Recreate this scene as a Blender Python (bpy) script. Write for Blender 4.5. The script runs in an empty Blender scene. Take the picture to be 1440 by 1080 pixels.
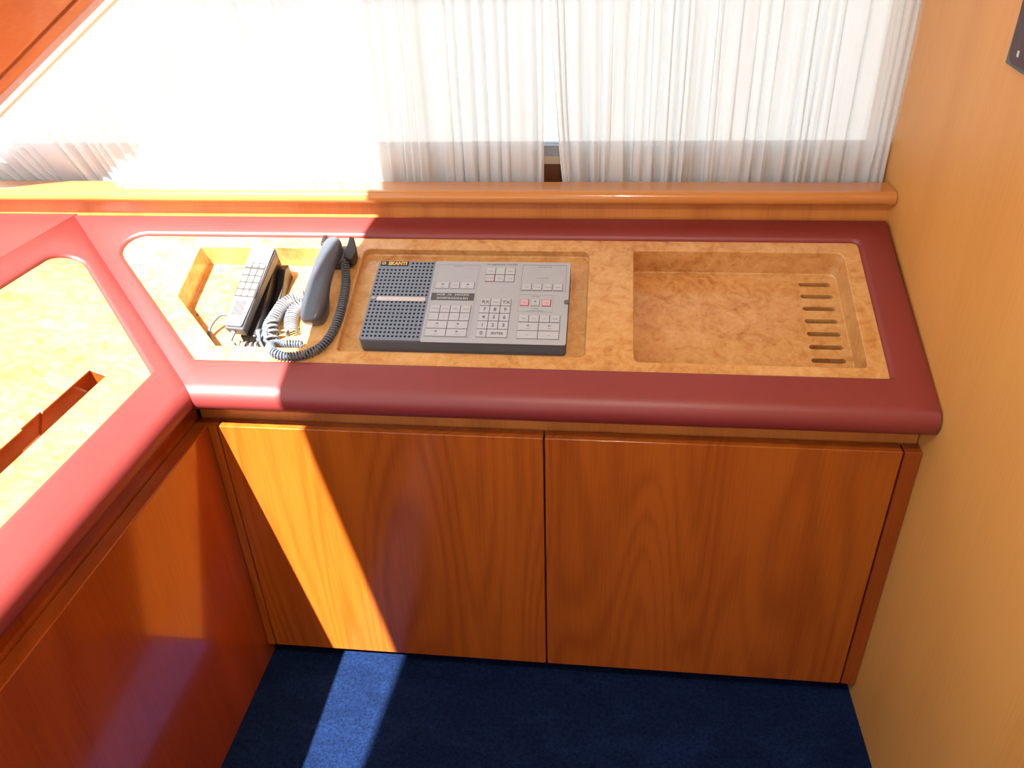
import bpy, bmesh, math, random
from mathutils import Vector, Matrix, noise
random.seed(7)
SC = bpy.context.scene
COL = SC.collection

# ------------------------------------------------------------------ camera
CAM = Vector((-0.5717, -1.1973, 1.4685))
pitch, yaw, roll = 0.543774, -0.129603, -0.0368683
f = Vector((math.sin(yaw)*math.cos(pitch), math.cos(yaw)*math.cos(pitch), -math.sin(pitch)))
r = Vector((math.cos(yaw), -math.sin(yaw), 0.0)); u = r.cross(f)
r2 = r*math.cos(roll) + u*math.sin(roll); u2 = -r*math.sin(roll) + u*math.cos(roll)
cd = bpy.data.cameras.new('camera'); cam = bpy.data.objects.new('camera', cd); COL.objects.link(cam)
cd.sensor_fit = 'HORIZONTAL'; cd.sensor_width = 36.0; cd.lens = 36.0*1108.39/1440.0
cd.clip_start = 0.02; cd.clip_end = 200
cam.matrix_world = Matrix(((r2.x, u2.x, -f.x, CAM.x), (r2.y, u2.y, -f.y, CAM.y), (r2.z, u2.z, -f.z, CAM.z), (0, 0, 0, 1)))
SC.camera = cam
# ------------------------------------------------------------------ world, sun, exposure
SC.view_settings.view_transform = 'Standard'; SC.view_settings.look = 'None'
SC.view_settings.gamma = 1.0; SC.view_settings.use_curve_mapping = False
SC.view_settings.exposure = 0.0
W = bpy.data.worlds.new('sky'); SC.world = W; W.use_nodes = True
bg = W.node_tree.nodes['Background']; bg.inputs[0].default_value = (0.84, 0.93, 1.0, 1); bg.inputs[1].default_value = 1.8
SUN_D = Vector((0.22, 0.70, -1.0)).normalized()
sl_ = bpy.data.lights.new('sun', 'SUN'); sl_.energy = 26.0; sl_.angle = math.radians(0.5); sl_.color = (1.0, 0.97, 0.93)
sun = bpy.data.objects.new('sun', sl_); COL.objects.link(sun)
sun.rotation_euler = SUN_D.to_track_quat('-Z', 'Y').to_euler(); sun.location = (-2, -3, 5)
al = bpy.data.lights.new('added_highlight_lamp', 'AREA'); al.shape = 'DISK'; al.size = 0.07; al.energy = 12; al.color = (1.0, 0.93, 0.82)  # unseen lamp, added for the highlight on ledge and leather edge
alo = bpy.data.objects.new('added_highlight_lamp', al); COL.objects.link(alo); alo.location = (-0.50, -0.95, 2.028)

# ------------------------------------------------------------------ material helpers
def new_mat(name):
    m = bpy.data.materials.new(name); m.use_nodes = True
    nt = m.node_tree; b = nt.nodes['Principled BSDF']
    return m, nt, b
def nd(nt, t, **kw):
    n = nt.nodes.new(t)
    for k, v in kw.items(): setattr(n, k, v)
    return n
def sc3(c): return (c[0], c[1], c[2], 1.0)
def s2l(r, g, b):
    f_ = lambda c: (c/255/12.92) if c/255 <= .04045 else ((c/255+.055)/1.055)**2.4
    return (f_(r), f_(g), f_(b))
def coords(nt, scale, rot=(0, 0, 0), loc=(0, 0, 0)):
    tc = nd(nt, 'ShaderNodeTexCoord'); mp = nd(nt, 'ShaderNodeMapping')
    nt.links.new(tc.outputs['Object'], mp.inputs[0]); mp.inputs['Scale'].default_value = scale
    mp.inputs['Rotation'].default_value = rot; mp.inputs['Location'].default_value = loc
    return mp.outputs[0]
def noise_tex(nt, vec, scale, detail=2.0, rough=.5, dist=0.0):
    n = nd(nt, 'ShaderNodeTexNoise'); n.inputs['Scale'].default_value = scale; n.inputs['Detail'].default_value = detail
    n.inputs['Roughness'].default_value = rough; n.inputs['Distortion'].default_value = dist
    nt.links.new(vec, n.inputs['Vector']); return n.outputs[0]
def math_n(nt, op, a, b=None):
    n = nd(nt, 'ShaderNodeMath', operation=op)
    for i, v in enumerate((a, b)):
        if v is None: continue
        if isinstance(v, (int, float)): n.inputs[i].default_value = v
        else: nt.links.new(v, n.inputs[i])
    return n.outputs[0]
def mixc(nt, fac, a, b, mode='MIX'):
    n = nd(nt, 'ShaderNodeMix', data_type='RGBA', blend_type=mode)
    for k, v in ((0, fac), (6, a), (7, b)):
        if isinstance(v, (int, float)): n.inputs[k].default_value = v
        elif isinstance(v, tuple): n.inputs[k].default_value = sc3(v)
        else: nt.links.new(v, n.inputs[k])
    return n.outputs[2]
def ramp(nt, v, stops):
    n = nd(nt, 'ShaderNodeValToRGB'); nt.links.new(v, n.inputs[0]); e = n.color_ramp.elements
    while len(e) < len(stops): e.new(0.5)
    for i, (p, c) in enumerate(stops): e[i].position = p; e[i].color = sc3(c) if isinstance(c, tuple) else (c, c, c, 1)
    return n.outputs[0]
def bump(nt, b, h, strength, dist=.001):
    n = nd(nt, 'ShaderNodeBump'); n.inputs['Strength'].default_value = strength; n.inputs['Distance'].default_value = dist
    nt.links.new(h, n.inputs['Height']); nt.links.new(n.outputs[0], b.inputs['Normal'])

def wood(name, light, dark, stretch=(3.0, 3.0, .45), rings=11, contrast=.5, rough=.25, coat=.5, rot=(0, 0, 0), pore=(260, 260, 7), loc=(0, 0, 0), mottled=.0):
    """veneer: growth-ring contours + fine pores along the grain"""
    m, nt, b = new_mat(name)
    v = coords(nt, stretch, rot, loc)
    n1 = noise_tex(nt, v, 1.0, 1.2, .45, .35)
    w = math_n(nt, 'SINE', math_n(nt, 'MULTIPLY', n1, rings*6.283))
    w = math_n(nt, 'MULTIPLY_ADD', w, .5); w.node.inputs[2].default_value = .5
    w = math_n(nt, 'POWER', w, 1.6)
    vp_ = coords(nt, pore, rot, loc); p = noise_tex(nt, vp_, 1.0, 3.0, .6)
    pr = ramp(nt, p, [(.38, 0.0), (.62, 1.0)])
    vb = coords(nt, (stretch[0]*2.2, stretch[1]*2.2, stretch[2]*.5), rot, (3, 1, 2)); broad = noise_tex(nt, vb, 1.0, 2.0)
    fac = math_n(nt, 'MULTIPLY', w, contrast)
    f2 = math_n(nt, 'ADD', fac, math_n(nt, 'MULTIPLY', pr, .22)); f3 = math_n(nt, 'ADD', f2, math_n(nt, 'MULTIPLY_ADD', broad, .9)); f3.node.inputs[1].default_value = 1.0
    bb = math_n(nt, 'SUBTRACT', broad, .5); f3 = math_n(nt, 'ADD', f2, math_n(nt, 'MULTIPLY', bb, 1.2))
    c = mixc(nt, f3, light, dark)
    c.node.clamp_factor = True
    nt.links.new(c, b.inputs['Base Color'])
    b.inputs['Roughness'].default_value = rough; b.inputs['Coat Weight'].default_value = coat; b.inputs['Coat Roughness'].default_value = .06
    bump(nt, b, p, .04, .0006)
    return m
def burl(name, light, mid, dark, rough=.3, coat=.4):
    m, nt, b = new_mat(name)
    v = coords(nt, (1, 1, 1))
    n1 = noise_tex(nt, v, 30, 5, .7, 1.0); n2 = noise_tex(nt, v, 70, 4, .7, .6); n3 = noise_tex(nt, v, 4, 2, .5, .5)
    s = math_n(nt, 'ADD', math_n(nt, 'MULTIPLY', n1, .55), math_n(nt, 'MULTIPLY', n2, .25)); s = math_n(nt, 'ADD', s, math_n(nt, 'MULTIPLY', n3, .25))
    c = ramp(nt, s, [(.36, dark), (.50, mid), (.64, light)])
    eye = nd(nt, 'ShaderNodeTexVoronoi'); eye.inputs['Scale'].default_value = 11; nt.links.new(v, eye.inputs['Vector'])
    e = ramp(nt, eye.outputs['Distance'], [(.03, 1.0), (.09, 0.0)])
    c = mixc(nt, math_n(nt, 'MULTIPLY', e, .35), c, dark)
    nt.links.new(c, b.inputs['Base Color']); b.inputs['Roughness'].default_value = rough
    b.inputs['Coat Weight'].default_value = coat; b.inputs['Coat Roughness'].default_value = .1
    return m
def plain(name, c, rough=.5, metal=0.0, coat=0.0, nscale=0, nb=.0, spec=.5, var=0.0):
    m, nt, b = new_mat(name)
    b.inputs['Roughness'].default_value = rough; b.inputs['Metallic'].default_value = metal
    b.inputs['Coat Weight'].default_value = coat; b.inputs['Specular IOR Level'].default_value = spec
    v = coords(nt, (1, 1, 1)); n = noise_tex(nt, v, nscale or 60, 3, .6)
    k = ramp(nt, n, [(.3, 1.0-var), (.7, 1.0)])
    nt.links.new(mixc(nt, 1.0, c, k, 'MULTIPLY'), b.inputs['Base Color'])
    if nb: bump(nt, b, n, nb, .0008)
    return m

M = {}
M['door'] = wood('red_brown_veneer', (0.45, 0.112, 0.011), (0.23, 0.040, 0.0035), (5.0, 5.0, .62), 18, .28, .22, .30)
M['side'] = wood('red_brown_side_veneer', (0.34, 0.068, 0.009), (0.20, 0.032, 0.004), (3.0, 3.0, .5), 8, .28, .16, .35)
M['wall'] = wood('honey_veneer', (0.72, 0.36, 0.090), (0.56, 0.23, 0.042), (2.2, 2.2, .30), 4, .22, .45, .0, rot=(math.radians(-14), 0, 0))
M['ledge'] = wood('honey_ledge_veneer', (0.58, 0.24, 0.060), (0.42, 0.135, 0.026), (.4, 4, 4), 5, .25, .22, .5, pore=(6, 200, 200))
M['panel'] = wood('honey_panel_veneer', (0.62, 0.24, 0.055), (0.40, 0.12, 0.020), (5, 5, .6), 4, .3, .3, .3)
M['beam'] = wood('orange_beam_veneer', (0.40, 0.140, 0.033), (0.30, 0.085, 0.015), (.5, 2.5, 2.5), 3, .35, .35, .25, rot=(0, math.radians(34), 0), pore=(6, 200, 200))
M['dark_wood'] = wood('dark_sill_veneer', (0.12, 0.035, 0.01), (0.07, 0.018, 0.005), (.4, 4, 4), 5, .3, .4, .2)
M['insert'] = burl('burl_maple', (0.72, 0.43, 0.17), (0.62, 0.32, 0.10), (0.42, 0.15, 0.030))
def leather():
    m, nt, b = new_mat('oxblood_leather')
    v = coords(nt, (1, 1, 1)); n = noise_tex(nt, v, 420, 3, .6); n2 = noise_tex(nt, v, 5, 3, .5)
    c = mixc(nt, n2, (0.205, 0.023, 0.021), (0.26, 0.034, 0.030)); nt.links.new(c, b.inputs['Base Color'])
    b.inputs['Roughness'].default_value = .47; b.inputs['Specular IOR Level'].default_value = .75
    n3 = noise_tex(nt, v, 14, 2, .5)
    bump(nt, b, math_n(nt, 'ADD', math_n(nt, 'MULTIPLY', n, .25), n3), .35, .002)
    return m
M['leather'] = leather()
def carpet():
    m, nt, b = new_mat('navy_carpet')
    v = coords(nt, (1, 1, 1)); n = noise_tex(nt, v, 420, 2, .7); n2 = noise_tex(nt, coords(nt, (1.0, 2.2, 1)), 7, 3, .6, .6)
    n4 = noise_tex(nt, v, 130, 3, .75)
    c = mixc(nt, ramp(nt, math_n(nt, 'ADD', math_n(nt, 'MULTIPLY', n, .5), math_n(nt, 'MULTIPLY', n4, .5)), [(.36, 0.0), (.64, 1.0)]), (0.0012, 0.005, 0.024), (0.014, 0.036, 0.125))
    c = mixc(nt, ramp(nt, n2, [(.35, 0.0), (.65, .8)]), mixc(nt, .45, c, (0.001, 0.003, 0.014)), c)
    nt.links.new(c, b.inputs['Base Color']); b.inputs['Roughness'].default_value = .95
    b.inputs['Specular IOR Level'].default_value = .0
    b.inputs['Sheen Weight'].default_value = .06; b.inputs['Sheen Tint'].default_value = (.35, .5, .9, 1)
    bump(nt, b, n, .9, .004)
    return m
M['carpet'] = carpet()
def sheer():
    m, nt, b = new_mat('sheer_curtain'); nt.nodes.remove(b); out = nt.nodes['Material Output']
    v = coords(nt, (1, 1, 1)); weave = noise_tex(nt, coords(nt, (900, 900, 900)), 1, 1)
    st = noise_tex(nt, v, 9, 4, .6, .4)
    sep = nd(nt, 'ShaderNodeSeparateXYZ'); nt.links.new(v, sep.inputs[0])
    low = ramp(nt, sep.outputs[2], [(.95, 1.0), (1.0, .0)])
    lowx = math_n(nt, 'LESS_THAN', sep.outputs[0], -1.12)
    stain = math_n(nt, 'MULTIPLY', math_n(nt, 'MULTIPLY', ramp(nt, st, [(.5, 0.0), (.62, 1.0)]), low), math_n(nt, 'MULTIPLY', lowx, .55))
    c = mixc(nt, stain, (0.92, 0.955, 0.97), (0.62, 0.46, 0.28))
    d = nd(nt, 'ShaderNodeBsdfDiffuse'); t = nd(nt, 'ShaderNodeBsdfTranslucent'); tr = nd(nt, 'ShaderNodeBsdfTransparent')
    nt.links.new(c, d.inputs[0]); nt.links.new(c, t.inputs[0])
    m1 = nd(nt, 'ShaderNodeMixShader'); m1.inputs[0].default_value = .42; nt.links.new(d.outputs[0], m1.inputs[1]); nt.links.new(t.outputs[0], m1.inputs[2])
    m2 = nd(nt, 'ShaderNodeMixShader'); k = math_n(nt, 'MULTIPLY_ADD', weave, .10); k.node.inputs[2].default_value = .10
    nt.links.new(k, m2.inputs[0]); nt.links.new(m1.outputs[0], m2.inputs[1]); nt.links.new(tr.outputs[0], m2.inputs[2])
    nt.links.new(m2.outputs[0], out.inputs[0]); return m
M['sheer'] = sheer()
def glass():
    m, nt, b = new_mat('window_glass'); nt.nodes.remove(b); out = nt.nodes['Material Output']
    tr = nd(nt, 'ShaderNodeBsdfTransparent'); tr.inputs[0].default_value = (.93, .96, .95, 1); g = nd(nt, 'ShaderNodeBsdfGlossy'); g.inputs['Roughness'].default_value = .02
    fr = nd(nt, 'ShaderNodeFresnel'); fr.inputs[0].default_value = 1.45; mx = nd(nt, 'ShaderNodeMixShader')
    nt.links.new(fr.outputs[0], mx.inputs[0]); nt.links.new(tr.outputs[0], mx.inputs[1]); nt.links.new(g.outputs[0], mx.inputs[2]); nt.links.new(mx.outputs[0], out.inputs[0]); return m
M['glass'] = glass()
M['hem'] = plain('cream_curtain_band', (0.80, 0.70, 0.56), .85, nscale=300, nb=.2, var=.08)
M['cream'] = plain('cream_headliner', (0.72, 0.68, 0.60), .8, var=.05)
M['deck'] = plain('pale_grey_deck', (0.33, 0.33, 0.33), .45, var=.06, nscale=3)
M['alu'] = plain('grey_window_metal', (0.33, 0.35, 0.38), .4, .3, var=.2)
M['beige'] = plain('beige_seal', (0.55, 0.42, 0.28), .6, var=.1)
M['radio'] = plain('slate_grey_casing', (0.19, 0.245, 0.32), .45, var=.06, nscale=500, nb=.05)
M['radio_side'] = plain('dark_grey_casing', (0.11, 0.13, 0.155), .5, var=.06, nscale=500, nb=.05)
M['plate'] = plain('silver_faceplate', (0.41, 0.445, 0.475), .45, .0, var=.03)
M['key'] = plain('pale_key', (0.48, 0.515, 0.55), .5, var=.03)
M['keyred'] = plain('pink_key', (0.62, 0.42, 0.42), .5, var=.03)
M['keygreen'] = plain('greenish_key', (0.47, 0.54, 0.53), .5, var=.03)
M['line'] = plain('grey_print', (0.13, 0.135, 0.15), .6, var=.05)
M['lightline'] = plain('light_grey_print', (0.30, 0.31, 0.33), .6, var=.05)
M['redline'] = plain('red_print', (0.30, 0.06, 0.06), .6, var=.05)
M['black'] = plain('black_plastic', (0.012, 0.012, 0.014), .35, var=.2)
M['hole'] = plain('black_hole', (0.006, 0.007, 0.012), .9, var=.2)
M['display'] = plain('grey_display', (0.095, 0.105, 0.115), .25, var=.1)
M['digit'] = plain('pale_digits', (0.60, 0.62, 0.62), .5, var=.05)
M['gold'] = plain('gold_print', (0.75, 0.50, 0.14), .35, .5, var=.1)
M['silver'] = plain('bright_silver', (0.78, 0.79, 0.80), .3, .6, var=.05)
M['phone_white'] = plain('grey_handset', (0.075, 0.08, 0.09), .4, var=.05)
M['phone_face'] = plain('pale_grey_handset_face', (0.135, 0.14, 0.15), .4, var=.04)
M['phone_key'] = plain('pale_phone_key', (0.22, 0.215, 0.20), .5, var=.04)
M['phone_gap'] = plain('brown_key_gap', (0.035, 0.028, 0.024), .6, var=.1)
M['handset'] = plain('charcoal_handset', (0.060, 0.074, 0.098), .38, coat=.3, spec=.9, var=.1)
M['cord_light'] = plain('pale_grey_cord', (0.17, 0.175, 0.185), .45, var=.06)
M['cord_grey'] = plain('slate_cord', (0.10, 0.125, 0.16), .4, var=.06)
M['plug'] = plain('clear_white_plug', (0.25, 0.25, 0.25), .3, var=.05)
M['cradle'] = plain('black_cradle', (0.020, 0.017, 0.017), .4, var=.3)
M['plaque'] = plain('maroon_plaque', (0.075, 0.030, 0.035), .5, nscale=40, var=.5)
M['teal'] = plain('teal_plaque_edge', (0.10, 0.16, 0.15), .5, nscale=60, var=.5)
M['pale'] = plain('pale_plaque_mark', (0.6, 0.6, 0.6), .5, var=.1)
M['steel'] = plain('steel_screw', (0.6, 0.6, 0.6), .3, 1.0, var=.1)

# ------------------------------------------------------------------ geometry helpers
Z0 = 0.7365; SL = 0.3879132; cs, sn = math.cos(SL), math.sin(SL)
S = Matrix.Translation((0, 0, Z0)) @ Matrix.Rotation(SL, 4, 'X')            # (x, up the slope, off the slope) -> room
MIR = Matrix(((0, -1, 0, -1.36), (-1, 0, 0, -1.36), (0, 0, 1, 0), (0, 0, 0, 1)))  # mirror about the mitre line
I4 = Matrix.Identity(4)

WM = {}
def obj(name, bm, mat, parent=None, mx=I4, smooth=False, bevel=0, seg=2):
    wp = WM[parent.name] if parent is not None else I4
    bm.transform(wp.inverted() @ mx)
    bmesh.ops.recalc_face_normals(bm, faces=bm.faces)
    me = bpy.data.meshes.new(name); bm.to_mesh(me); bm.free()
    for x in (mat if isinstance(mat, (list, tuple)) else [mat]): me.materials.append(x)
    o = bpy.data.objects.new(name, me); COL.objects.link(o)
    if smooth or bevel:
        for p in me.polygons: p.use_smooth = True
    if bevel:
        md = o.modifiers.new('bevel', 'BEVEL'); md.width = bevel; md.segments = seg; md.limit_method = 'ANGLE'; md.angle_limit = math.radians(35)
        wn = o.modifiers.new('wn', 'WEIGHTED_NORMAL')
    if parent is not None: o.parent = parent
    WM[o.name] = wp
    return o
def thing(name, label, cat, mx, group=None):
    o = bpy.data.objects.new(name, None); COL.objects.link(o); o.matrix_world = mx; o.empty_display_size = .05
    o['label'] = label; o['category'] = cat
    if group: o['group'] = group
    WM[o.name] = mx.copy(); return o
def tag(o, label, cat, group=None):
    o['label'] = label; o['category'] = cat
    if group: o['group'] = group
    return o
def struct(name, bm, mat, **kw):
    o = obj(name, bm, mat, **kw); o['kind'] = 'structure'; return o
def box(bm, x0, x1, y0, y1, z0, z1, mx=None, mi=0):
    vs = [bm.verts.new((x, y, z)) for x in (x0, x1) for y in (y0, y1) for z in (z0, z1)]
    if mx is not None:
        for v in vs: v.co = mx @ v.co
    for q_ in ((0, 1, 3, 2), (4, 6, 7, 5), (0, 4, 5, 1), (2, 3, 7, 6), (0, 2, 6, 4), (1, 5, 7, 3)):
        fc = bm.faces.new([vs[i] for i in q_]); fc.material_index = mi
    return vs
def nbox(*a, **k):
    bm = bmesh.new(); box(bm, *a, **k); return bm
def prism(bm, pts, a, b, fn, mi=0):
    """closed 2-D outline pts extruded from a to b; fn(p, t) -> xyz"""
    A = [bm.verts.new(fn(p, a)) for p in pts]; B = [bm.verts.new(fn(p, b)) for p in pts]
    n = len(pts)
    for i in range(n):
        fc = bm.faces.new((A[i], A[(i+1) % n], B[(i+1) % n], B[i])); fc.material_index = mi
    for L_ in (A, list(reversed(B))):
        fc = bm.faces.new(L_); fc.material_index = mi
def rounded(pts, rad, seg=6):
    """pts polygon (2D), rad list or number -> loop with rounded corners"""
    n = len(pts); out = []
    for i in range(n):
        R = rad[i] if isinstance(rad, (list, tuple)) else rad
        p = Vector(pts[i]); a = (Vector(pts[i-1])-p).normalized(); b = (Vector(pts[(i+1) % n])-p).normalized()
        if R <= 0: out.append((p.x, p.y)); continue
        ang = a.angle(b); d = R/math.tan(ang/2); c = p+(a+b).normalized()*(R/math.sin(ang/2))
        p0 = p+a*d; p1 = p+b*d
        v0 = p0-c; v1 = p1-c; t0 = math.atan2(v0.y, v0.x); t1 = math.atan2(v1.y, v1.x)
        dt = (t1-t0+math.pi) % (2*math.pi)-math.pi
        for k in range(seg+1):
            t = t0+dt*k/seg; out.append((c.x+R*math.cos(t), c.y+R*math.sin(t)))
    return out
def area(l): return sum(l[i-1][0]*l[i][1]-l[i][0]*l[i-1][1] for i in range(len(l)))/2
def offset_loop(l, d):
    """grow a loop outward by d"""
    sgn = 1 if area(l) > 0 else -1; n = len(l); out = []
    for i in range(n):
        p = Vector(l[i]); a = (p-Vector(l[i-1])).normalized(); b = (Vector(l[(i+1) % n])-p).normalized()
        na = Vector((a.y, -a.x))*sgn; nb = Vector((b.y, -b.x))*sgn; m_ = (na+nb)
        if m_.length < 1e-6: m_ = na
        m_.normalize(); k = d/max(.3, m_.dot(na)); out.append((p.x+m_.x*k, p.y+m_.y*k))
    return out
def loopverts(bm, l, h): return [bm.verts.new((p[0], p[1], h)) for p in l]
def bridge(bm, A, B, mi=0):
    n = len(A)
    for i in range(n):
        fc = bm.faces.new((A[i], A[(i+1) % n], B[(i+1) % n], B[i])); fc.material_index = mi
def fill(bm, loops, mi=0):
    es = []
    for L_ in loops:
        for i in range(len(L_)):
            e = bm.edges.get((L_[i-1], L_[i])) or bm.edges.new((L_[i-1], L_[i])); es.append(e)
    r_ = bmesh.ops.triangle_fill(bm, use_beauty=True, use_dissolve=False, edges=es)
    for g in r_['geom']:
        if isinstance(g, bmesh.types.BMFace): g.material_index = mi
def smooth_path(pts, n):
    P = [Vector(p) for p in pts]; P = [P[0]*2-P[1]]+P+[P[-1]*2-P[-2]]; out = []
    for i in range(1, len(P)-2):
        for k in range(n):
            t = k/n; a, b, c, d = P[i-1:i+3]
            out.append(.5*((2*b)+(c-a)*t+(2*a-5*b+4*c-d)*t*t+(3*b-3*c+d-a)*t**3))
    out.append(P[-2]); return out
def tube(bm, path, rad, seg=8, caps=True, mi=0):
    path = [Vector(p) for p in path]; n = len(path); up = None; rings = []
    for i, p in enumerate(path):
        t = (path[min(i+1, n-1)]-path[max(i-1, 0)]).normalized()
        if up is None: up = t.orthogonal().normalized()
        up = (up-t*up.dot(t)).normalized(); s_ = t.cross(up); R = rad(i/(n-1)) if callable(rad) else rad
        rings.append([bm.verts.new(p+(up*math.cos(a)+s_*math.sin(a))*R) for a in [2*math.pi*k/seg for k in range(seg)]])
    for i in range(n-1): bridge(bm, rings[i], rings[i+1], mi)
    if caps: bm.faces.new(rings[0]); bm.faces.new(list(reversed(rings[-1])))
def coil(bm, pts, R, wire, pitch, seg=5, per=12, jitter=0.0):
    path = smooth_path(pts, 40)
    L_ = [0]
    for i in range(1, len(path)): L_.append(L_[-1]+(path[i]-path[i-1]).length)
    total = L_[-1]; nn = int(total/pitch*per); up = None; out = []; j = 0; ph = 0
    for k in range(nn+1):
        d = total*k/nn
        while j < len(L_)-2 and L_[j+1] < d: j += 1
        t_ = (d-L_[j])/max(1e-9, L_[j+1]-L_[j]); p = path[j].lerp(path[j+1], t_)
        tg = (path[min(j+2, len(path)-1)]-path[max(j-1, 0)]).normalized()
        if up is None: up = tg.orthogonal().normalized()
        up = (up-tg*up.dot(tg)).normalized(); s_ = tg.cross(up); a = 2*math.pi*k/per
        RR = R*(1+jitter*noise.noise(Vector((d*60, 3, 1))))
        out.append(p+(up*math.cos(a)+s_*math.sin(a))*RR+tg*jitter*R*.8*noise.noise(Vector((d*90, 7, 2))))
    tube(bm, out, wire, seg)
def loft(bm, secs, n=20, e=2.6):
    """secs: (center Vector, side Vector half width, up Vector, top, bottom) superellipse sections"""
    rings = []
    for c, s_, up, top, bot in secs:
        ring = []
        for k in range(n):
            a = 2*math.pi*k/n; ca, sa = math.cos(a), math.sin(a)
            x = math.copysign(abs(ca)**(2/e), ca); y = math.copysign(abs(sa)**(2/e), sa)
            ring.append(bm.verts.new(c+s_*x+up*((top+bot)/2+y*(top-bot)/2)))
        rings.append(ring)
    for i in range(len(rings)-1): bridge(bm, rings[i], rings[i+1])
    bm.faces.new(rings[0]); bm.faces.new(list(reversed(rings[-1])))
def disc(bm, c, R, h0, h1, n=16, mi=0):
    prism(bm, [(c[0]+R*math.cos(2*math.pi*k/n), c[1]+R*math.sin(2*math.pi*k/n)) for k in range(n)], h0, h1, lambda p, t: (p[0], p[1], t), mi)
def text_into(bm, s, x, y, h, size, align='CENTER', ext=.00012, bold=0.0, sx=1.0):
    cu = bpy.data.curves.new('t', 'FONT'); cu.body = s; cu.size = size; cu.align_x = align; cu.align_y = 'CENTER'; cu.extrude = ext; cu.resolution_u = 2; cu.offset = bold
    o = bpy.data.objects.new('t', cu); COL.objects.link(o); bpy.context.view_layer.update()
    dg = bpy.context.evaluated_depsgraph_get(); me = bpy.data.meshes.new_from_object(o.evaluated_get(dg))
    me.transform(Matrix.Translation((x, y, h)) @ Matrix.Diagonal((sx, 1, 1, 1))); bm.from_mesh(me)
    bpy.data.objects.remove(o); bpy.data.curves.remove(cu); bpy.data.meshes.remove(me)

# ================================================================== THE SETTING
FZ = -0.045
struct('floor', nbox(-2.6, 0.3, -3.0, 0.6, FZ-.05, FZ), M['carpet'])
struct('wall_right', nbox(0.0, 0.06, -3.0, 0.66, FZ-.05, 2.1), M['wall'])
# back wall: low panel between the console and the ledge, and the outer skin under the window, and above it
bm = bmesh.new()
box(bm, -2.45, 0, .418, .450, .0, .937)
struct('wall_back', bm, M['panel'])
bm = bmesh.new(); box(bm, -2.45, 0, .530, .56, .60, .985); struct('wall_window_sill', bm, M['dark_wood'])
bm = bmesh.new(); box(bm, -2.45, 0, .50, .56, 1.72, 2.1); struct('wall_window_head', bm, M['wall'])
# ledge (trim_1) with bull-nose
prof = [(.40+.013*(1-math.sin(a)), .951+.0145*math.cos(a)*-1) for a in [math.pi*k/8-math.pi/2*0 for k in range(9)]]
prof = []
for k in range(11):
    a = -math.pi/2-math.pi*k/10
    prof.append((.4040+.0145*math.cos(a), .9505+.0145*math.sin(a)))
prof += [(.462, .965), (.462, .936)]
bm = bmesh.new(); prism(bm, prof, -2.45, -0.001, lambda p, t: (t, p[0], p[1]))
struct('trim_1', bm, M['ledge'], bevel=.0015)
# window: metal frame + glass
bm = bmesh.new(); box(bm, -2.45, 0, .528, .566, 1.001, 1.024); box(bm, -2.45, 0, .528, .566, 1.68, 1.72)
win = struct('window_1', bm, M['alu'])
o = obj('sill_seal', nbox(-2.45, 0, .526, .562, .985, 1.001), M['beige'], win)
o = obj('pane', nbox(-2.45, 0, .545, .549, 1.024, 1.68), M['glass'], win)
# ceiling, open on the left: unseen edge curved to bound the sunlit area
edge = [(-1.235, .60), (-1.27, -.065), (-1.319, -.39), (-1.40, -.65), (-1.442, -.867), (-1.458, -1.05), (-1.476, -1.43), (-1.500, -1.726), (-1.55, -2.2), (-1.6, -3.0)]
bm = bmesh.new(); prism(bm, [(0.06, -3.0), (0.06, .60)]+edge, 2.05, 2.09, lambda p, t: (p[0], p[1], t))
struct('ceiling', bm, M['cream'])
# wall behind the photographer: low part and a broad post, open to the saloon light
bm = bmesh.new(); box(bm, -2.6, 0.06, -3.05, -3.0, FZ, .55); box(bm, -.5, .06, -3.05, -3.0, .55, 2.05); box(bm, -2.6, -2.3, -3.05, -3.0, .55, 2.05)
struct('wall_rear', bm, M['wall'])
bm = bmesh.new(); box(bm, -2.6, -2.45, -3.0, .6, FZ, .93); struct('wall_left', bm, M['wall'])
# slanted window pillar (trim_2): wooden casing following the raked end of the window
A = Vector((-1.8399, .40, 1.163)); B = Vector((-1.565, .40, 1.3425)); d = (B-A).normalized(); nrm = Vector((-d.z, 0, d.x))
a0 = A-d*.9; b0 = A+d*1.15
def on_beam(p, t): return a0+d*t+nrm*(p[0]*.62)+Vector((0, -p[0]*.72+p[1], 0))
bm = bmesh.new()
pr = [(0, .05), (0, .004), (.005, 0), (.024, .0), (.027, .008), (.032, .008), (.036, -.004), (.30, -.004), (.30, .05)]
prism(bm, pr, 0, (b0-a0).length, on_beam)
struct('trim_2', bm, M['beam'], bevel=.002)
# outside: white side deck and bulwark seen through the sheers
bm = bmesh.new(); box(bm, -8, 5, .60, 8.0, .50, .60); box(bm, -8, 5, 1.30, 1.32, .60, .612)
struct('exterior_deck', bm, M['deck'])

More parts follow.
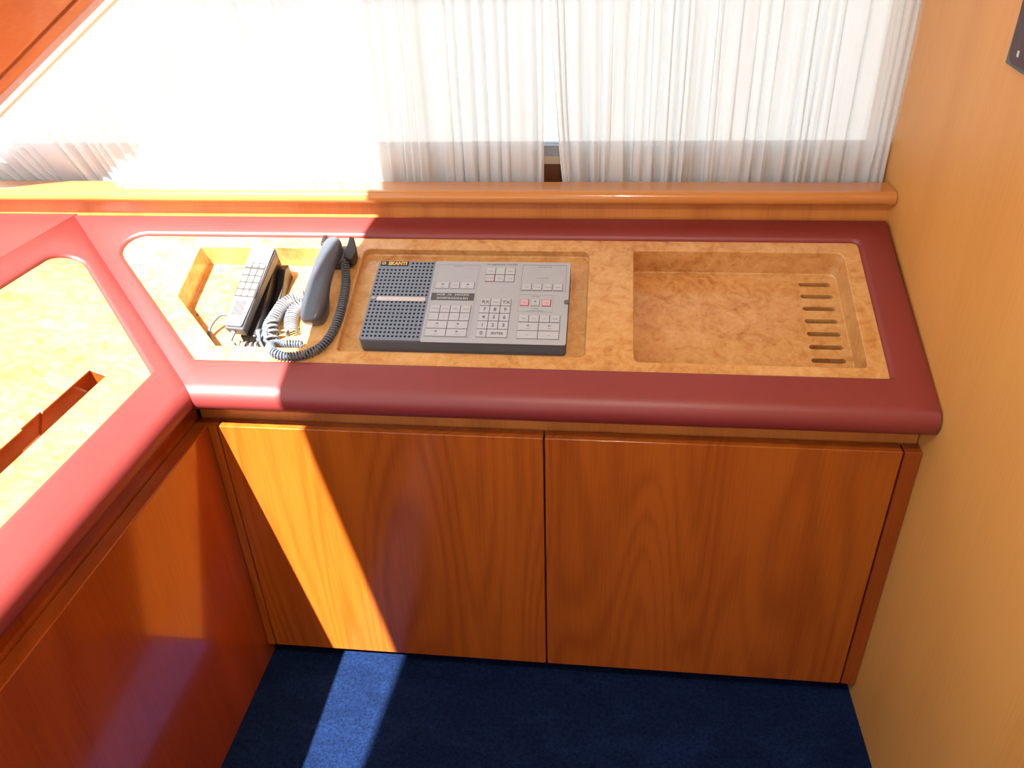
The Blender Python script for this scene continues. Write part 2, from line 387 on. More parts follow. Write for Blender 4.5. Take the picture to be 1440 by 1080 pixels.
# ================================================================== CONSOLES
def mitre_x(s_, h): return -1.36-(s_*cs-h*sn)
R_INS = [(-1.617, .379), (-.0705, .379), (-.0700, .0430), (-1.338, .0430)]
INS = rounded([(-1.6625, .3820), (-.0705, .3820), (-.0700, .0430), (-1.344, .0430)], [.040, .012, .004, .010])
X_R = -.004
def leather_top(mirror=False):
    bm = bmesh.new()
    rr = .010
    cen = (-.018, -.031); R = .031
    # outer loop: front line at s=-.018, right end, back, mitre
    s_f, s_b = -.018, .4455-.006
    x_end = X_R if not mirror else .55
    def ml(s_, h): return mitre_x(s_, h)-.0008
    outer = [(ml(s_f, 0), s_f)]
    nx = 40
    xs = [ml(s_f, 0)+(x_end-.006-ml(s_f, 0))*k/nx for k in range(nx+1)]
    outer = [(x, s_f) for x in xs]
    outer += [(x_end-.006, s_b)]
    outer += [(ml(s_b, 0), s_b)]
    inner = offset_loop(INS_L if mirror else INS, rr)
    O = loopverts(bm, outer, 0); Iv = loopverts(bm, inner, 0)
    fill(bm, [O, Iv])
    # inner rolled edge down to the wood
    prev = Iv
    for k in range(1, 6):
        a = math.pi/2*k/5; lp = offset_loop(INS_L if mirror else INS, rr*(1-math.sin(a)))
        cur = loopverts(bm, lp, -rr*(1-math.cos(a))*1.1); bridge(bm, prev, cur); prev = cur
    # front roll (from the front row of O)
    row = O[:nx+1]
    x_ratio = lambda k_: k_/nx
    for st in range(1, 13):
        a = math.pi/2+math.radians(170)*st/12
        s_ = cen[0]+R*math.cos(a); h = cen[1]+R*math.sin(a)
        xl = ml(s_, h); xe = x_end-.006*(1 if st < 2 else .6)
        xe = x_end
        new = [bm.verts.new((xl+(xe-xl)*x_ratio(k_), s_, h)) for k_ in range(nx+1)]
        for k_ in range(nx): bm.faces.new((row[k_], row[k_+1], new[k_+1], new[k_]))
        if st == 1: first = new
        row = new
    # underside back to the cabinet
    new = [bm.verts.new((v.co.x, .05, -.055)) for v in row]; new[0].co.x = ml(.05, -.055)
    for k_ in range(nx): bm.faces.new((row[k_], row[k_+1], new[k_+1], new[k_]))
    # end cap towards the wall / rear and along the mitre: small drop
    oe = O[nx]; ob = O[nx+1]; om = O[nx+2]
    e1 = bm.verts.new((x_end, s_b, -.006)); e0 = first[nx]
    bm.faces.new((oe, ob, e1, e0))
    e3 = bm.verts.new((x_end, s_b, -.05)); e2 = bm.verts.new((x_end, s_f+.03, -.05)); bm.faces.new((e0, e1, e3, e2))
    m1 = bm.verts.new((ml(s_b+.006, -.006), s_b+.006, -.006)); b1 = bm.verts.new((x_end, s_b+.006, -.006))
    bm.faces.new((ob, om, m1, b1))
    m2 = bm.verts.new((ml(s_b+.006, -.05), s_b+.006, -.05)); b2 = bm.verts.new((x_end, s_b+.006, -.05)); bm.faces.new((b1, m1, m2, b2))
    # mitre face
    mf = bm.verts.new((ml(s_f, -.05), s_f, -.05)); bm.faces.new((O[0], om, m1, m2, mf))
    return bm
INS_L = None

def console_insert(bm, loop, holes, zt=-.008, wi=0):
    """wood surface with sunk trays; holes: (loop, depth, floorholes)"""
    O = loopverts(bm, loop, zt); O2 = loopverts(bm, loop, zt-.02); bridge(bm, O, O2)
    hs = []
    for lp, dep, sub in holes:
        r_ = .0015
        H = loopverts(bm, offset_loop(lp, r_), zt); hs.append(H)
        H1 = loopverts(bm, lp, zt-r_); bridge(bm, H, H1, wi)
        H2 = loopverts(bm, lp, dep+.002); bridge(bm, H1, H2, wi)
        H3 = loopverts(bm, offset_loop(lp, -.002), dep); bridge(bm, H2, H3)
        subs = []
        for s_ in sub:
            q_ = loopverts(bm, s_, dep); q2 = loopverts(bm, s_, dep-.016); bridge(bm, q_, q2); subs.append(q_)
            fc = bm.faces.new(q2); fc.material_index = 1
        fill(bm, [H3]+subs)
    fill(bm, [O]+hs)

back_top = thing('console_top', 'long sloping burl wood console top with red leather edging below the curtained window', 'console', S @ Matrix.Translation((-.7, 0, -.06)))
obj('leather_padding', leather_top(), M['leather'], back_top, mx=S, smooth=True)
R1 = rounded([(-1.439, .3515), (-1.135, .3515), (-1.135, .079), (-1.315, .079), (-1.439, .208)], [.006, .008, .008, .003, .003], 4)
R2 = rounded([(-1.073, .3510), (-.601, .3510), (-.601, .0745), (-1.073, .0745)], [.014, .012, .008, .008], 5)
R3 = rounded([(-.511, .3545), (-.102, .3545), (-.102, .0670), (-.511, .0670)], [.012, .016, .010, .010], 5)
slots = []
for k in range(7):
    s_ = .3255-.0327*k
    slots.append(rounded([(-.1775, s_+.0054), (-.1150, s_+.0054), (-.1150, s_-.0054), (-.1775, s_-.0054)], .0053, 4))
bm = bmesh.new(); console_insert(bm, INS, [(R1, -.064, []), (R2, -.026, []), (R3, -.069, slots)])
ins_o = obj('wood_insert', bm, [M['insert'], M['hole']], back_top, mx=S)
ins_o['label'] = 'burl wood panel with three sunk trays'

# left console: mirrored frame (x' runs towards the photographer)
SM = MIR @ S
INS_L = rounded([(-1.6625, .3820), (.5, .3820), (.5, .0430), (-1.344, .0430)], [.040, .01, .01, .010])
lt = leather_top(True)
left_top = thing('console_top', 'console top running along the left side, sunlit wood with long slot in red leather edging', 'console', Matrix.Translation((-1.5, -.9, .75)))
obj('leather_padding', lt, M['leather'], left_top, mx=SM, smooth=True)
# the slot: world y = -(x+1.36): end at y=-.062 -> x=-1.298
slot = [(-1.298, .1040), (-1.298, .1315), (-1.158, .1315), (-1.158, .1345), (-1.108, .1345), (-1.108, .1315), (.30, .1315), (.30, .1040)]
bm = bmesh.new(); console_insert(bm, INS_L, [(slot, -.060, [])], wi=2)
lo = obj('wood_insert', bm, [M['insert'], M['hole'], M['side']], left_top, mx=SM)  # slot walls take the darker veneer to stand for shade inside
lo['label'] = 'sunlit wood panel with a long narrow slot'
# flat leather shelf beyond the left slope
zf = Z0+.4395*sn; xf = -1.36-.4395*cs
bm = bmesh.new(); box(bm, -2.45, xf-.0005, -1.91, .4175, zf-.05, zf); obj('leather_shelf', bm, M['leather'], left_top)

# ================================================================== CABINETS
def cabinet_back():
    t = thing('cabinet', 'wooden cabinet with two flat doors under the long console top, facing the camera', 'cabinet', Matrix.Translation((-.68, .2, FZ)))
    bm = bmesh.new(); prism(bm, [(.03, 0), (.40, 0), (.40, .79), (.06, .655), (.045, .700), (.03, .700)], -1.355, -.003, lambda p, t_: (t_, p[0], p[1]))
    obj('body', bm, M['panel'], t)
    obj('plinth', nbox(-1.325, -.017, .060, .40, FZ, 0.0), M['side'], t)
    for x0, x1, lab in ((-1.3105, -.6735, None), (-.6705, -.0335, None)):
        obj('door', nbox(x0, x1, 0.0, .028, 0.0, .622), M['door'], t, bevel=.0025)
    obj('filler_post', nbox(-.0305, -.0008, 0.0, .028, 0.0, .622), M['side'], t, bevel=.002)
    obj('filler_post', nbox(-1.3295, -1.3125, 0.0, .028, 0.0, .622), M['door'], t, bevel=.0008)
cabinet_back()
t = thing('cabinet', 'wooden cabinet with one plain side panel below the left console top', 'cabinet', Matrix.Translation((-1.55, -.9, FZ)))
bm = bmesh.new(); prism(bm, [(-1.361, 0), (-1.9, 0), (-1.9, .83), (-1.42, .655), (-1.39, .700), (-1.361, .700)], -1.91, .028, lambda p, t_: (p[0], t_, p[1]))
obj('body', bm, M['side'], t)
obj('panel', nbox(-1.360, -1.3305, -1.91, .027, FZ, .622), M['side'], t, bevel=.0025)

# ================================================================== RADIO
RM = S @ Matrix.Translation((-.8325, .195, -.026))
radio = thing('radio_control_unit', 'flat grey marine radio control unit with speaker grille and keypad in the middle tray', 'radio', RM)
hw, hd = .1965, .1055
bm = bmesh.new(); lp = rounded([(-hw, hd), (hw, hd), (hw, -hd), (-hw, -hd)], .008, 5)
a_ = loopverts(bm, lp, 0); b_ = loopverts(bm, lp, .031); c_ = loopverts(bm, offset_loop(lp, -.0012), .034); d_ = loopverts(bm, offset_loop(lp, -.004), .035)
bridge(bm, a_, b_); bridge(bm, b_, c_, 0); bridge(bm, c_, d_, 1); bm.faces.new(list(reversed(a_))); fc = bm.faces.new(d_); fc.material_index = 1
obj('casing', bm, [M['radio_side'], M['radio']], radio, mx=RM)
def rl(x, s_): return (x+.8325, s_-.195)
T = .035
bm = bmesh.new()
for k in range(14):
    for j in range(21):
        x = -1.0215+.1065*k/13; s_ = .2925-.1935*j/20
        if .1870 < s_ < .2050: continue
        if s_ > .2815 and x < -.9625: continue
        p = rl(x, s_); disc(bm, p, .0026, T, T+.0002, 8)
obj('speaker_holes', bm, M['hole'], radio, mx=RM)
p = rl(-.964, .194); q_ = rl(-1.0125, .194)
bm = bmesh.new(); prism(bm, rounded([(q_[0], .0050+p[1]), (p[0]+.049, .0050+p[1]), (p[0]+.049, p[1]-.0060), (q_[0], p[1]-.0060)], .004, 4), T, T+.0016, lambda a, b: (a[0], a[1], b))
obj('silver_strip', bm, M['silver'], radio, mx=RM)
bm = bmesh.new(); disc(bm, rl(-1.0195, .195), .0042, T, T+.0022, 14)
obj('screw', bm, M['steel'], radio, mx=RM)
lg = rl(-.9935, .2907)
bd = obj('maker_badge', nbox(lg[0]-.029, lg[0]+.029, lg[1]-.0063, lg[1]+.0063, T, T+.001), M['black'], radio, mx=RM)
bm = bmesh.new(); text_into(bm, 'SKANTI', lg[0]+.0065, lg[1]-.0006, T+.0012, .0128, bold=.0006, sx=.88)
for R_ in (.0044, .0024):
    pts = [(lg[0]-.0225+R_*math.cos(2*math.pi*k/16), lg[1]+R_*math.sin(2*math.pi*k/16)) for k in range(16)]
    inn = [(lg[0]-.0225+(R_-.0011)*math.cos(2*math.pi*k/16), lg[1]+(R_-.0011)*math.sin(2*math.pi*k/16)) for k in range(16)]
    A_ = loopverts(bm, pts, T+.0013); B_ = loopverts(bm, inn, T+.0013); bridge(bm, A_, B_)
obj('lettering', bm, M['gold'], bd, mx=RM)
# faceplate
x0, y0 = rl(-.909, .0868); x1, y1 = rl(-.6362, .2990)
bm = bmesh.new(); prism(bm, rounded([(x0, y1), (x1, y1), (x1, y0), (x0, y0)], .004, 4), T, T+.0008, lambda a, b: (a[0], a[1], b))
plate = obj('faceplate', bm, M['plate'], radio, mx=RM)
P0 = T+.0008
def frame(m_, xa, xb, sa, sb, w=.0006):
    bm = bmesh.new()
    (a, b), (c, d_) = rl(xa, sa), rl(xb, sb)
    for q_ in ((a, c, d_-w, d_), (a, c, b, b+w), (a, a+w, b+w, d_-w), (c-w, c, b+w, d_-w)): box(bm, q_[0], q_[1], q_[2], q_[3], P0, P0+.0002)
    obj('printed_frame', bm, M[m_], plate, mx=RM)
def print_text(s_, x, y, size, m_='lightline'):
    bm = bmesh.new(); p = rl(x, y); text_into(bm, s_, p[0], p[1], P0+.0002, size); obj('printed_text', bm, M[m_], plate, mx=RM)
def keycap(xa, xb, sa, sb, label=None, mat='key', size=.009, under=None, w=.0011):
    (a, b), (c, d_) = rl(xa, sa), rl(xb, sb); bm = bmesh.new()
    box(bm, a, c, b, d_, P0, P0+.00015, mi=1)
    box(bm, a+w*.35, c-w*1.15, b+w*1.3, d_-w*.45, P0+.00015, P0+.0006)
    def lab(s_, x, y, sz, mi, bold=0):
        n0 = len(bm.faces); text_into(bm, s_, x, y, P0+.0008, sz, bold=bold); bm.faces.ensure_lookup_table()
        for fc in bm.faces[n0:]: fc.material_index = mi
    if label == '^':
        cx, cy = (a+c)/2, (b+d_)/2+.003
        prism(bm, [(cx-.0032, cy-.0012), (cx+.0032, cy-.0012), (cx+.001, cy+.0018), (cx-.001, cy+.0018)], P0+.0006, P0+.0008, lambda p, t: (p[0], p[1], t), mi=2)
        lab('ooo', cx, cy-.0068, .0045, 3)
    elif label: lab(label, (a+c)/2, (b+d_)/2, size, 2 if size > .0075 else 3, .0002 if size > .0075 else 0)
    obj('key', bm, [M[mat], under or M['line'], M['line'], M['lightline']], plate, mx=RM)
def grid(xa, xb, st, sb, labels, mat='key', size=.005):
    nr = len(labels)
    for j, row in enumerate(labels):
        for k, lb in enumerate(row):
            n_ = len(row)
            keycap(xa+(xb-xa)*k/n_, xa+(xb-xa)*(k+1)/n_, st+(sb-st)*(j+1)/nr, st+(sb-st)*j/nr, lb, mat, size)
frame('lightline', -.9045, -.8165, .099, .2908); frame('lightline', -.9015, -.8195, .1010, .2880, .0004)
frame('line', -.7312, -.6435, .2205, .2915); frame('lightline', -.732, -.6652, .1665, .2110)
keycap(-.9000, -.8725, .2228, .2410, '^'); keycap(-.8700, -.8520, .2228, .2410, 'ON', size=.0055); keycap(-.8500, -.8220, .2228, .2410, '^')
keycap(-.8035, -.7842, .2630, .2825, 'vol', size=.0055); keycap(-.7842, -.7648, .2630, .2825, None, 'keygreen'); keycap(-.7648, -.7450, .2630, .2825, 'Dim', size=.0055)
keycap(-.8035, -.7842, .2434, .2628, 'ALARM', size=.0045, under=M['redline'], w=.0016); keycap(-.7842, -.7648, .2434, .2628, 'Scan', size=.0055); keycap(-.7648, -.7450, .2434, .2628, 'Tune', size=.0055)
for k, lb in enumerate(['Sql', 'Tune', 'Mode', 'Step']): keycap(-.728+.0203*k, -.7095+.0203*k, .2222, .2400, lb, size=.0055)
grid(-.9020, -.8220, .1800, .1400, [['MODE', 'AGC', 'SQL', 'CLAR'], ['1', 'II', 'III', 'IV']])
grid(-.9025, -.8225, .1390, .1003, [['^', '^'], ['^', '^']])
keycap(-.7285, -.7112, .1812, .1988, 'ooo', 'keyred', .0045, M['redline'], w=.0016); keycap(-.7078, -.6910, .1812, .1988, '^', 'keygreen'); keycap(-.6867, -.6690, .1812, .1988, 'ooo', 'keyred', .0045, M['redline'], w=.0016)
grid(-.7285, -.6490, .1588, .1403, [['Test', 'Fnc', 'Sel', 'Clear']])
grid(-.7288, -.6490, .1392, .0992, [['^', '^'], ['oo', 'ox']])
kx = [-.8055, -.7855, -.7655, -.7455]; ks = [.1988, .1800, .1607, .1410, .1208, .1005]
for j, row in enumerate([['RX', 'Mem', 'TX'], ['7', '8', '9'], ['4', '5', '6'], ['1', '2', '3']]):
    for k, lb in enumerate(row): keycap(kx[k], kx[k+1], ks[j+1], ks[j], lb, size=.0115 if lb != 'Mem' else .006)
keycap(kx[0], kx[1], ks[5], ks[4], '0', size=.0125); keycap(kx[1], kx[3], ks[5], ks[4], 'ENTER', size=.0078)
print_text('HF SSB/RADIO SYSTEM', -.7725, .2908, .0062, 'line')
print_text('RECEIVER', -.861, .2850, .0045); print_text('TRANSMITTER', -.687, .2855, .0045)
for x, s_, tx in ((-.842, .2540, '1   2   3   4'), (-.861, .2445, '• • • • •'), (-.690, .2560, 'ooo ooo ooo'), (-.685, .2480, '| | | | | | |'), (-.700, .2065, 'DISTRESS'), (-.698, .1750, 'PRESS'), (-.698, .1698, 'ooooooo oooooo')):
    print_text(tx, x, s_, .0042)
(a, b), (c, d_) = rl(-.9045, .1925), rl(-.8195, .2115)
dsp = obj('display', nbox(a, c, b, d_, P0, P0+.0004), M['display'], plate, mx=RM)
bm = bmesh.new(); text_into(bm, 'HOR :10:  :HXXXX', (a+c)/2, b+.0143, P0+.0005, .0078); text_into(bm, 'DORP:RXDIS:6:RH', (a+c)/2, b+.0052, P0+.0005, .0078)
obj('display_digits', bm, M['digit'], dsp, mx=RM)
p = rl(-.6395, .1925); bm = bmesh.new(); disc(bm, p, .0052, T, T+.003, 16); box(bm, p[0]-.0015, p[0]+.0015, p[1]-.004, p[1]+.004, T+.003, T+.004)
obj('release_latch', bm, M['line'], radio, mx=RM, bevel=.0004)

# ================================================================== KEYPAD PHONE
def frame_from(a, b):
    """local frame: origin a, Y towards b, Z off the slope (slope coordinates)"""
    a, b = Vector(a), Vector(b); y = (b-a).normalized(); x = y.cross(Vector((0, 0, 1))).normalized(); z = x.cross(y)
    return S @ Matrix(((x.x, y.x, z.x, a.x), (x.y, y.y, z.y, a.y), (x.z, y.z, z.z, a.z), (0, 0, 0, 1))), (b-a).length
PM, PL = frame_from((-1.2885, .1170, 0.000), (-1.2705, .316, .030))
phone = thing('telephone_handset', 'pale grey handset with keypad lying in the left tray of the console', 'telephone', PM)
bm = bmesh.new()
pts = [(-.0200, 0), (.0200, 0), (.0225, .06), (.0255, .12), (.0272, PL-.012), (.024, PL), (-.024, PL), (-.0272, PL-.012), (-.0255, .12), (-.0225, .06)]
lp = rounded(pts, [.003, .003, .05, .05, .01, .01, .01, .01, .05, .05][:10], 3)
zc_ = lambda y: -.0016*math.cos((y/PL)*math.pi*2)
A_ = [bm.verts.new((x, y, -.029+.006*math.sin(math.pi*y/PL))) for x, y in offset_loop(lp, -.003)]
B_ = [bm.verts.new((x, y, -.005)) for x, y in lp]; C_ = [bm.verts.new((x, y, -.001+zc_(y))) for x, y in offset_loop(lp, -.001)]; D_ = [bm.verts.new((x, y, .0005+zc_(y))) for x, y in offset_loop(lp, -.0035)]
bridge(bm, A_, B_); bridge(bm, B_, C_); bridge(bm, C_, D_); fill(bm, [A_]); fill(bm, [D_])
obj('body', bm, M['phone_white'], phone, mx=PM)
bm = bmesh.new(); fp = rounded([(-.0170, .004), (.0170, .004), (.0232, .12), (.0245, PL-.006), (-.0245, PL-.006), (-.0232, .12)], .004, 3)
prism(bm, fp, .0012, .0028, lambda p, t: (p[0], p[1], t)); obj('front_cover', bm, M['phone_face'], phone, mx=PM)
obj('display', nbox(-.020, .020, PL-.044, PL-.010, .0028, .0036), M['phone_key'], phone, mx=PM, bevel=.0006)
bm = bmesh.new(); box(bm, -.021, .021, PL-.048, PL-.0455, .0026, .0032)
for k in range(3): box(bm, -.0165+.0145*k, -.0125+.0145*k, PL-.052, PL-.0455, .0026, .0031)
obj('display_border', bm, M['phone_gap'], phone, mx=PM)
bm = bmesh.new(); box(bm, -.0222, .0222, .0725, PL-.052, .0026, .0030); obj('key_gaps', bm, M['phone_gap'], phone, mx=PM)
for j in range(5):
    for k in range(3):
        w_ = .0117; x_ = (k-1)*.0145*(1-.02*(4-j)); y_ = .0815+.0170*j; hh = .0070 if j < 4 else .0050
        bm = bmesh.new(); prism(bm, rounded([(x_-w_/2, y_-hh), (x_+w_/2, y_-hh), (x_+w_/2, y_+hh), (x_-w_/2, y_+hh)], .002, 3), .003, .0042, lambda p, t: (p[0], p[1], t))
        obj('key', bm, M['phone_key'], phone, mx=PM)
bm = bmesh.new()
for j in range(11): box(bm, -.0135, .0095, .030+.0030*j, .0313+.0030*j, .0028, .0031)
obj('speaker_slots', bm, M['phone_gap'], phone, mx=PM)
bm = bmesh.new(); tube(bm, smooth_path([(-1.2925, .121, -.014), (-1.2955, .114, -.018), (-1.300, .108, -.026)], 6), .0045, 10)
obj('cord_boot', bm, M['plug'], phone, mx=S, smooth=True)
bm = bmesh.new(); coil(bm, [(-1.2902, .1100, -.052), (-1.2621, .106, -.051), (-1.2396, .109, -.049), (-1.226, .125, -.045), (-1.2366, .170, -.040)], .0125, .0028, .0125, 6, 14, .12)
coil(bm, [(-1.2366, .128, -.046), (-1.2415, .160, -.046), (-1.2366, .1860, -.045), (-1.2281, .216, -.044), (-1.2084, .237, -.043), (-1.1839, .2453, -.044), (-1.1675, .238, -.047), (-1.172, .226, -.050), (-1.1919, .2266, -.051), (-1.2052, .2072, -.053), (-1.2033, .1777, -.055), (-1.1937, .1522, -.056)], .0125, .0022, .0056, 6, 12, .10)
obj('coiled_cord', bm, M['cord_light'], phone, mx=S, smooth=True)
bm = bmesh.new(); tube(bm, smooth_path([(-1.318, .150, -.040), (-1.3272, .1754, -.035), (-1.338, .1782, -.030), (-1.3494, .1723, -.031), (-1.362, .1582, -.040), (-1.3659, .1426, -.050), (-1.3563, .124, -.0585), (-1.340, .100, -.0605)], 8), .0035, 10)
obj('cable', bm, M['cord_grey'], phone, mx=S, smooth=True)
# connector block in front of the phone
t = thing('cable_connector', 'small white cable connector block in front of the keypad handset', 'connector', S @ Matrix.Translation((-1.302, .100, -.062)))
bm = bmesh.new(); pr_ = [(-1.318, .088), (-1.288, .088), (-1.292, .104), (-1.298, .116), (-1.305, .116), (-1.312, .104)]
prism(bm, pr_, -.0635, -.042, lambda p, t_: (p[0], p[1], t_)); obj('housing', bm, M['plug'], t, mx=S, bevel=.002)
bm = bmesh.new(); box(bm, -1.286, -1.283, .088, .112, -.0635, -.048); obj('clip', bm, M['gold'], t, mx=S, bevel=.0005)
# cradle under the phone
t = thing('telephone_cradle', 'black cradle under the keypad handset in the left tray', 'cradle', S @ Matrix.Translation((-1.262, .21, -.064)))
CM = frame_from((-1.2885, .1170, 0.000), (-1.2705, .316, .030))[0]
bm = bmesh.new(); prism(bm, [(.125, -.064), (.325, -.064), (.325, -.002), (.30, -.006), (.125, -.034)], -1.289, -1.255, lambda p, t_: (t_, p[0], p[1]))
obj('base', bm, M['cradle'], t, mx=S, bevel=.003)
bm = bmesh.new(); prism(bm, [(.150, -.064), (.318, -.064), (.322, -.030), (.300, -.022), (.262, -.040), (.205, -.048)], -1.2535, -1.2385, lambda p, t_: (t_, p[0], p[1]))
obj('side_rest', bm, M['cradle'], t, mx=S, bevel=.002)
for xx in (-1.258, -1.243):
    bm = bmesh.new(); prism(bm, [(.122, -.064), (.146, -.064), (.146, -.034), (.136, -.026), (.122, -.044)], xx, xx+.010, lambda p, t_: (t_, p[0], p[1])); obj('prong', bm, M['radio_side'], t, mx=S, bevel=.002)
# screw on the tray floor
bm = bmesh.new(); disc(bm, (-1.418, .205), .003, -.064, -.0625, 12)
o = tag(obj('screw', bm, M['line'], mx=S), 'small dark screw in the left corner of the left tray floor', 'screw')

# ================================================================== DARK HANDSET
HM, HL = frame_from((-1.1335, .126, .018), (-1.119, .329, .053))
hs = thing('telephone_handset', 'charcoal slim handset hung on a black hook beside the radio', 'telephone', HM)
prof = [(0, .010, .000, -.014), (.003, .0165, .0025, -.024), (.009, .0205, .0045, -.037), (.018, .0235, .006, -.043), (.034, .0250, .008, -.044), (.050, .0250, .0095, -.036), (.066, .0238, .0105, -.020), (.085, .0225, .0112, -.0135), (.110, .0215, .0115, -.013), (.135, .0208, .011, -.014), (.150, .0205, .0100, -.022), (.163, .0205, .0085, -.031), (.180, .0200, .006, -.033), (.192, .0170, .003, -.030), (.199, .0120, .000, -.022), (HL-.003, .005, -.004, -.014)]
secs = [(Vector((0, y, 0)), Vector((w_, 0, 0)), Vector((0, 0, 1)), tp, bt) for y, w_, tp, bt in prof]
bm = bmesh.new(); loft(bm, secs, 28, 3.2); obj('body', bm, M['handset'], hs, mx=HM, smooth=True)
bm = bmesh.new(); coil(bm, [(-1.0975, .2900, .010), (-1.0890, .2500, .002), (-1.0840, .2119, .0015), (-1.0815, .1605, .0015), (-1.0850, .1143, .0015), (-1.0970, .0790, .0015), (-1.1179, .0577, .0035), (-1.1422, .0495, .0035), (-1.1692, .0493, .0035), (-1.1928, .0626, .0005), (-1.2165, .1018, -.030), (-1.2083, .1215, -.050), (-1.1848, .1247, -.053), (-1.1642, .1224, -.053)], .0074, .0021, .0060, 6, 12, .05)
obj('coiled_cord', bm, M['cord_grey'], hs, mx=S, smooth=True)
bm = bmesh.new(); tube(bm, smooth_path([(-1.1642, .1224, -.055), (-1.162, .1307, -.055), (-1.1560, .1423, -.045), (-1.1440, .1500, -.030), (-1.140, .152, -.020)], 8), .0016, 8)
obj('cord_tail', bm, M['cord_light'], hs, mx=S, smooth=True)
hk = thing('telephone_hook', 'black cradle hook holding up the charcoal handset against the back of the tray', 'cradle', S @ Matrix.Translation((-1.115, .315, -.064)))
bm = bmesh.new(); prism(bm, [(-1.150, .349), (-1.088, .349), (-1.076, .312), (-1.092, .286), (-1.132, .286), (-1.150, .305)], -.064, -.012, lambda p, t_: (p[0] if t_ > -.03 else min(p[0], -1.137), p[1], t_)) if False else prism(bm, [(-1.150, .349), (-1.137, .349), (-1.137, .290), (-1.150, .290)], -.064, .0, lambda p, t_: (p[0], p[1], t_))
obj('base', bm, M['cradle'], hk, mx=S, bevel=.003)
bm = bmesh.new(); prism(bm, [(-1.146, .345), (-1.092, .347), (-1.079, .306), (-1.094, .284), (-1.128, .286), (-1.146, .305)], -.0065, .006, lambda p, t_: (p[0], p[1], t_))
obj('rest', bm, M['cradle'], hk, mx=S, bevel=.003)
bm = bmesh.new(); prism(bm, [(-1.0985, .352), (-1.0885, .350), (-1.0740, .306), (-1.0800, .284), (-1.0985, .292)], .006, .026, lambda p, t_: (p[0], p[1], t_))
obj('side_cheek', bm, M['cradle'], hk, mx=S, bevel=.002)
bm = bmesh.new(); prism(bm, [(-1.154, .352), (-1.145, .352), (-1.145, .325), (-1.154, .325)], .004, .030, lambda p, t_: (p[0], p[1], t_)); obj('side_cheek', bm, M['cradle'], hk, mx=S, bevel=.002)
bm = bmesh.new(); prism(bm, [(-1.099, .300), (-1.0955, .300), (-1.0955, .290), (-1.099, .290)], .008, .020, lambda p, t_: (p[0], p[1], t_)); oo = obj('hook_switch', bm, M['plug'], hk, mx=S, bevel=.0008)

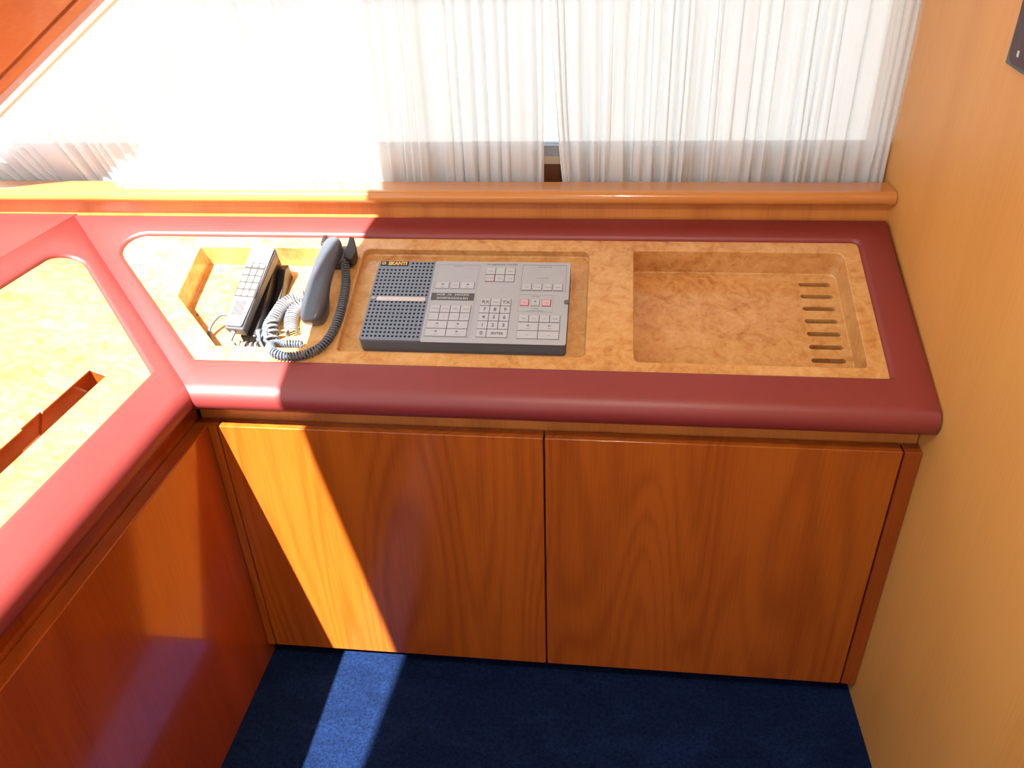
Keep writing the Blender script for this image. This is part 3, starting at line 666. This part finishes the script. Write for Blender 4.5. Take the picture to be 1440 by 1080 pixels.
# ================================================================== CURTAINS
def rod_z(x, off=0): return min(1.1125+(x+1.8990)*(d.z/d.x)+off, 1.66)
def curtain(name, label, x0, x1, n, seed, left):
    bm = bmesh.new(); rnd = random.Random(seed)
    fr = []; nf = int((x1-x0)*34)
    # irregular pleats: phase warps
    def phase(uu): return nf*uu+2.2*noise.noise(Vector((uu*9, seed, 0)))+.9*noise.noise(Vector((uu*31, seed, 5)))
    nv = 36; cols = []
    for i in range(n+1):
        uu = i/n; col_ = []
        xb = x0+(x1-x0)*uu
        lean = 0.0
        if left: lean = -.11*max(0, min(1, (-1.15-xb)/.5))
        xt = xb+lean
        zt = rod_z(xt) if left else 1.66
        if xt > -1.0: zt = 1.66
        amp = .55+.45*noise.noise(Vector((uu*23, seed+2, 1)))
        for j in range(nv+1):
            v = (j/nv); v = v**1.25
            z = .938+(zt-.938)*v
            ph = phase(uu)*2*math.pi+1.5*noise.noise(Vector((uu*14, v*1.3, seed+9)))+.5*(1-v)*noise.noise(Vector((uu*30, v*2, seed)))
            top = 1-v
            k = amp*(.55+.45*top)
            y = .492+.014*k*math.sin(ph)+.003*math.sin(ph*2+uu*20)*top+.007*noise.noise(Vector((uu*30, v*2.5, 4+seed)))
            bag = .010*max(0, 1-abs(v-.12)/.12)*noise.noise(Vector((uu*50, 1, seed)))
            x = xb+lean*v+.0075*k*math.cos(ph)*1.0+.004*noise.noise(Vector((uu*40, v*2, seed+3)))
            if j == 0: y = .488+.006*math.sin(ph)
            # free edges near the split drift apart towards the hem
            if left: x += -.006*math.exp(-(1-uu)*30)*(1-v)**2
            else: x += (.030*(1-v)**3-.012*(v))*math.exp(-uu*14)
            y = min(y+bag, .520)
            x = min(x, -.003)
            col_.append(bm.verts.new((x, y, z)))
        cols.append(col_)
    for i in range(n):
        for j in range(nv): bm.faces.new((cols[i][j], cols[i+1][j], cols[i+1][j+1], cols[i][j+1]))
    me = bpy.data.meshes.new(name); bm.to_mesh(me); bm.free(); me.materials.append(M['sheer'])
    for p in me.polygons: p.use_smooth = True
    t = thing(name, label, 'curtain', Matrix.Translation(((x0+x1)/2, .49, .94)))
    o = bpy.data.objects.new('fabric', me); COL.objects.link(o); o.parent = t; o.matrix_parent_inverse = t.matrix_world.inverted(); WM[o.name] = I4
    me.transform(Matrix.Translation((-(x0+x1)/2, -.49, -.94))); o.matrix_parent_inverse = I4
    return t
cl = curtain('curtain', 'left sheer white curtain, sunlit, gathered under the slanted end of the window', -2.16, -.704, 1400, 3, True)
cr = curtain('curtain', 'right sheer white curtain reaching the wooden wall', -.692, -.004, 760, 11, False)
# gathered top band along the slanted rod
P1 = Vector((-2.30, .47, rod_z(-2.30))); P2 = Vector((-1.10, .47, rod_z(-1.10)))
path = [P1.lerp(P2, k/120)+Vector((0, .0006*math.sin(k*2.1), .011)) for k in range(121)]
bm = bmesh.new(); tube(bm, path, .0095, 12); obj('top_band', bm, M['hem'], cl, smooth=True)

# ================================================================== PLAQUE on the right wall
pl = thing('wall_plaque', 'small dark maroon plaque with teal edge high on the right wall', 'plaque', Matrix.Translation((0, .05, 1.30)))
outl = rounded([(.0857, 1.2540), (.0300, 1.2490), (-.10, 1.2490), (-.10, 1.36), (.0830, 1.36)], [.002, .0, .0, .0, .0], 3)
bm = bmesh.new(); prism(bm, outl, -.001, -.005, lambda p, t_: (t_, p[0], p[1])); obj('backing', bm, M['teal'], pl, bevel=.001)
outl = rounded([(.074, 1.2565), (-.09, 1.2520), (-.09, 1.355), (.0790, 1.355)], [.018, .0, .0, .0], 6)
bm = bmesh.new(); prism(bm, outl, -.005, -.008, lambda p, t_: (t_, p[0], p[1])); obj('face', bm, M['plaque'], pl, bevel=.001)
bm = bmesh.new(); prism(bm, [(.050, 1.268), (.044, 1.268), (.044, 1.276), (.050, 1.276)], -.008, -.0085, lambda p, t_: (t_, p[0], p[1])); obj('pale_mark', bm, M['pale'], pl)

# fixture for the added unseen lamp (gives the highlight on the leather edge)
t = thing('added_lamp_fixture', 'small round lamp added out of view overhead for the leather edge highlight', 'lamp', Matrix.Translation((-.50, -.95, 2.05)))
bm = bmesh.new(); disc(bm, (-.50, -.95), .05, 2.032, 2.05, 24); obj('housing', bm, M['silver'], t)
